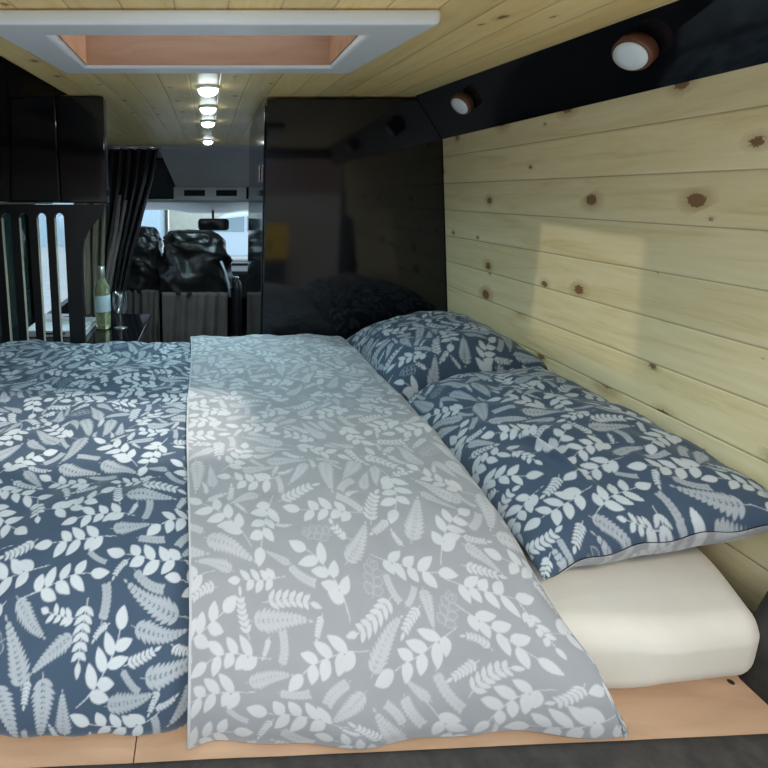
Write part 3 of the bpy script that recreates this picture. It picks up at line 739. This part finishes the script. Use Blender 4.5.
mb.box(-.84, -.832, 2.20, 2.46, WT+.008, WT+.03).box(-.568, -.56, 2.20, 2.46, WT+.008, WT+.03).box(-.832, -.568, 2.452, 2.46, WT+.008, WT+.03).box(-.832, -.568, 2.20, 2.208, WT+.008, WT+.03)
mb.build('dish', M['white'], tr, bevel=.002)
for hy_ in (2.195, 2.465): MB().tube([(-.75, hy_, WT+.02), (-.74, hy_+(.02 if hy_ > 2.3 else -.02), WT+.024), (-.66, hy_+(.02 if hy_ > 2.3 else -.02), WT+.024), (-.65, hy_, WT+.02)], .004).build('handle', M['dark_plastic'], tr, smooth=True)

# ------------------------------------------------------------------ curtains
def curtain(name, label, top, mid, bot, Y, mt, nf, amp, par=None):
    """top/mid/bot: lists of rows [(pxl, pxr, py)] on plane Y"""
    rows = top+mid+bot
    def fn(u, v):
        k = v*(len(rows)-1); i = min(int(k), len(rows)-2); t = k-i; t_s = t
        a0, b0, y0 = rows[i]; a1, b1, y1 = rows[i+1]
        p = PY((a0+(b0-a0)*u)*(1-t_s)+(a1+(b1-a1)*u)*t_s, y0*(1-t_s)+y1*t_s, Y)
        ph = u*nf*2*PI+.8*math.sin(v*4+u*5)
        p.y += amp*math.sin(ph)*(1-.35*v)+.3*amp*math.sin(ph*2.3+v*6); return p
    o = MB().grid(fn, 120, 60).build('drape' if par else name, mt, par, smooth=True, solid=.003)
    return o
cu = thing('cab_curtain', 'dark blackout curtain swept to the left of the seats, hanging from the ceiling front edge', 'curtain', (-.6, 3.86, -1.0))
curtain('', '', [(108, 159, 149)], [(107, 153, 180), (104, 143, 215), (99, 134, 250), (97, 127, 285)], [(96, 122, 310), (95, 122, 345)], 3.86, M['curtain'], 6, .035, cu)
MB().tube([(-.93, 3.86, .345), (-.35, 3.86, .345)], .007).build('rail', M['chrome'], cu, smooth=True)
curtain('stripe', '', [(118, 121, 195)], [(114, 118, 230), (108, 112, 260)], [(102, 107, 292)], 3.79, M['taupe'], 1, .004, cu)['label'] = 'taupe stripe running down the dark curtain'
curtain('stripe', '', [(124, 127, 200)], [(119, 122, 230), (112, 116, 260)], [(107, 111, 292)], 3.79, M['taupe'], 1, .004, cu)['label'] = 'taupe stripe running down the dark curtain'
o = curtain('side_curtain', '', [(81, 107, 180)], [(81, 104, 250)], [(82, 104, 300), (83, 104, 350)], 3.1, cloth('olive_taupe_fabric', (.15, .125, .085), (.20, .17, .12), .8, 150, .3), 3, .02)
tag(o, 'olive taupe curtain hanging between the slatted partition and the wine bottle', 'curtain')
# ------------------------------------------------------------------ cab: console, mirror, seats
cs = thing('overhead_console', 'grey overhead cab shelf with two dark vent slots above the windscreen', 'console', (0, 4.6, .1))
def Qc(px, py, Y=CYs): return PY(px, py, Y)
ct = Qc(208, 150); mb = MB()
face = [Qc(163, 150), Qc(253, 150), Qc(243, 187), Qc(174, 187)]
xa = abs(Qc(163, 150).x); xb = abs(Qc(176, 187).x)
mb.prism([(-xa-.02, CYs-.15, Qc(208, 150, CYs-.15).z), (1.0-.07, CYs-.15, Qc(208, 150, CYs-.15).z), (.93, CYs, Qc(208, 187).z), (-xb, CYs, Qc(208, 187).z)], (0, .11, .0))
mb.build('upper_panel', M['grey_trim'], cs, bevel=.01, seg=3)
z1_, z0_ = Qc(208, 187).z, Qc(208, 200).z
mb = MB(); vx = [(Qc(184, 193).x, Qc(205, 193).x), (Qc(216, 193).x, Qc(237, 193).x)]
vz1, vz0 = Qc(208, 190).z, Qc(208, 196).z; L0, L1 = Qc(174, 193).x, Qc(246, 193).x
for (a, b, c, d) in ((L0, L1, vz1, z1_), (L0, L1, z0_, vz0), (L0, vx[0][0], vz0, vz1), (vx[0][1], vx[1][0], vz0, vz1), (vx[1][1], L1, vz0, vz1)): mb.box(a, b, CYs-.03, CYs+.1, c, d)
mb.build('shelf', M['grey_plastic'], cs)
for a, b in vx:
    mb = MB().box(a, b, CYs+.02, CYs+.03, vz0, vz1)
    for k in range(4): zz = vz0+(vz1-vz0)*(k+.5)/4; mb.box(a, b, CYs-.015, CYs+.02, zz-.002, zz+.002)
    mb.build('vent', M['dark_plastic'], cs)
# recess left of the console, its shade put into a dark colour
tag(MB().prism([PY(140, 160, 4.72), PY(170, 160, 4.72), PY(177, 198, 4.72), PY(136, 198, 4.72)], (0, .2, 0)).build('shaded_recess', cloth('recess_shade_grey', (.06, .07, .08), (.08, .09, .10), .8, 200, .2), bevel=.01), 'recessed corner lining left of the overhead cab shelf, its shade painted dark grey', 'lining')
rm_ = thing('rear_view_mirror', 'black rear view mirror hanging at the top of the windscreen', 'mirror', PY(213, 224, 4.95))
a = PY(198, 218.5, 4.95); b = PY(229, 230.5, 4.95)
rr_ = .035; RP = []
for (qx, qz, a0) in ((b.x-rr_, a.z-rr_, 0), (a.x+rr_, a.z-rr_, PI/2), (a.x+rr_, b.z+rr_, PI), (b.x-rr_, b.z+rr_, 1.5*PI)):
    RP += [(qx+rr_*math.cos(a0+PI/2*k/6), 4.94, qz+rr_*math.sin(a0+PI/2*k/6)) for k in range(7)]
MB().prism(RP, (0, .035, 0)).build('housing', M['dark_plastic'], rm_, bevel=.006)
MB().tube([PY(213, 218, 4.97), PY(213, 212, 5.0), PY(212, 208, 5.05)], .012).build('arm', M['dark_plastic'], rm_, smooth=True)
MB().box(a.x+.03, b.x-.03, 4.937, 4.94, b.z+.014, a.z-.014).build('mirror_face', mat('mirror_glass', (.03, .03, .035), .05), rm_)
fr_ = thing('air_freshener', 'small dark diamond shaped tag hanging below the rear view mirror', 'air freshener', PY(213, 242, 4.96))
c = PY(213.5, 242, 4.96); r = .038
MB().prism([(c.x-r, 4.958, c.z), (c.x, 4.958, c.z-r), (c.x+r, 4.958, c.z), (c.x, 4.958, c.z+r)], (0, .006, 0)).build('tag_card', M['dark_plastic'], fr_)
MB().tube([(c.x, 4.96, c.z+r-.004), (c.x, 4.96, b.z+.01)], .0015, 6).build('cord', M['dark_plastic'], fr_)
MB().box(-.92, .92, 4.75, 5.17, -1.0, zBt-.02).build('dashboard', M['dark_plastic'], bevel=.03, seg=3)
tag(bpy.data.objects['dashboard'], 'dark dashboard below the windscreen behind the covered seats', 'dashboard')
def seat(label, pl, pr, ptop, seed, Y=4.18):
    a = PY(pl, ptop, Y); b = PY(pr, ptop, Y); cx = (a.x+b.x)/2; hw = (b.x-a.x)/2; zt_ = a.z; zb_ = -.82
    t = thing('car_seat', label, 'seat', (cx, Y, -1.4), 'covered cab seats')
    def fn(u, v):               # closed drape round the backrest, u around, v from hem to crown
        an = 2*PI*u; h = v; z = zb_+(zt_-zb_)*math.sin(min(1, h)*PI/2)**.9
        k = (1-h**3.2)**.55 if h < 1 else 0
        ca, sa = math.cos(an), math.sin(an); ce = math.copysign(abs(ca)**.6, ca); se = math.copysign(abs(sa)**.6, sa)
        p = Vector((cx+hw*ce*k*(1+.04*math.sin(h*7)), Y+.13*se*k, z))
        q = Vector((p.x*5+seed, p.y*5, p.z*5)); nn = noise.noise(q)*.04+noise.ridged_multi_fractal(Vector((q.x*1.5+q.z*.8, q.y*1.5, q.z*1.1)), 1, 2, 3, 1, 2)*.032
        d = Vector((ce, se, .2)).normalized()*nn*(1 if h < .98 else 0); return p+d
    MB().grid(fn, 90, 60).build('seat_cover', M['vinyl'], t, smooth=True)
    def sk(u, v):
        x = cx-hw*1.04+2*hw*1.04*u; z = -.785-.6*v
        return Vector((x, Y-.17-.015*math.sin(u*PI*9+seed)*(.3+v)-.01*math.sin(u*41+v*3), z))
    o = MB().grid(sk, 80, 20).build('skirt', M['taupe'], t, smooth=True, solid=.004); o['label'] = 'taupe pleated fabric skirt'
    MB().box(cx-hw*.8, cx+hw*.8, Y-.13, Y+.45, -1.38, -.9).build('seat_base', M['dark_plastic'], t, bevel=.03)
    return t
seat('cab seat under crumpled glossy black cover, left, partly behind the dark curtain', 116, 159, 228, 1.3, 4.28)
seat('cab seat under crumpled glossy black cover, right, its domed top in front of the windscreen', 164, 226, 231, 4.7)
bl = MB(); bl.tube([PY(221, 261, 3.97), PY(225, 271, 3.96), PY(228.5, 283, 3.95), PY(230, 297, 3.95)], .009, 8)
tag(bl.build('seat_belt', mat('pale_grey_webbing', (.6, .62, .65), .6), smooth=True), 'pale curved seat belt edge at the right of the domed seat', 'seat belt')
ar = thing('gear_console', 'dark upright console between the seats and the wardrobe', 'console', (.25, 4.3, -1.4))
def col(u, v):
    a_ = 2*PI*u; w = .045*(1 if v < .85 else math.sqrt(max(0, 1-((v-.85)/.15)**2))); c0 = PY(237, 278, 4.2)
    return Vector((c0.x+w*math.cos(a_), 4.2+w*1.6*math.sin(a_), -1.4+(c0.z+1.4)*v))
MB().grid(col, 24, 24).build('column', M['dark_plastic'], ar, smooth=True)
MB().lathe([(.02, 0), (.026, .01), (.02, .02), (.001, .024)], Matrix.Translation(PY(236, 279, 4.2)), 16).build('knob', M['chrome'], ar, smooth=True)
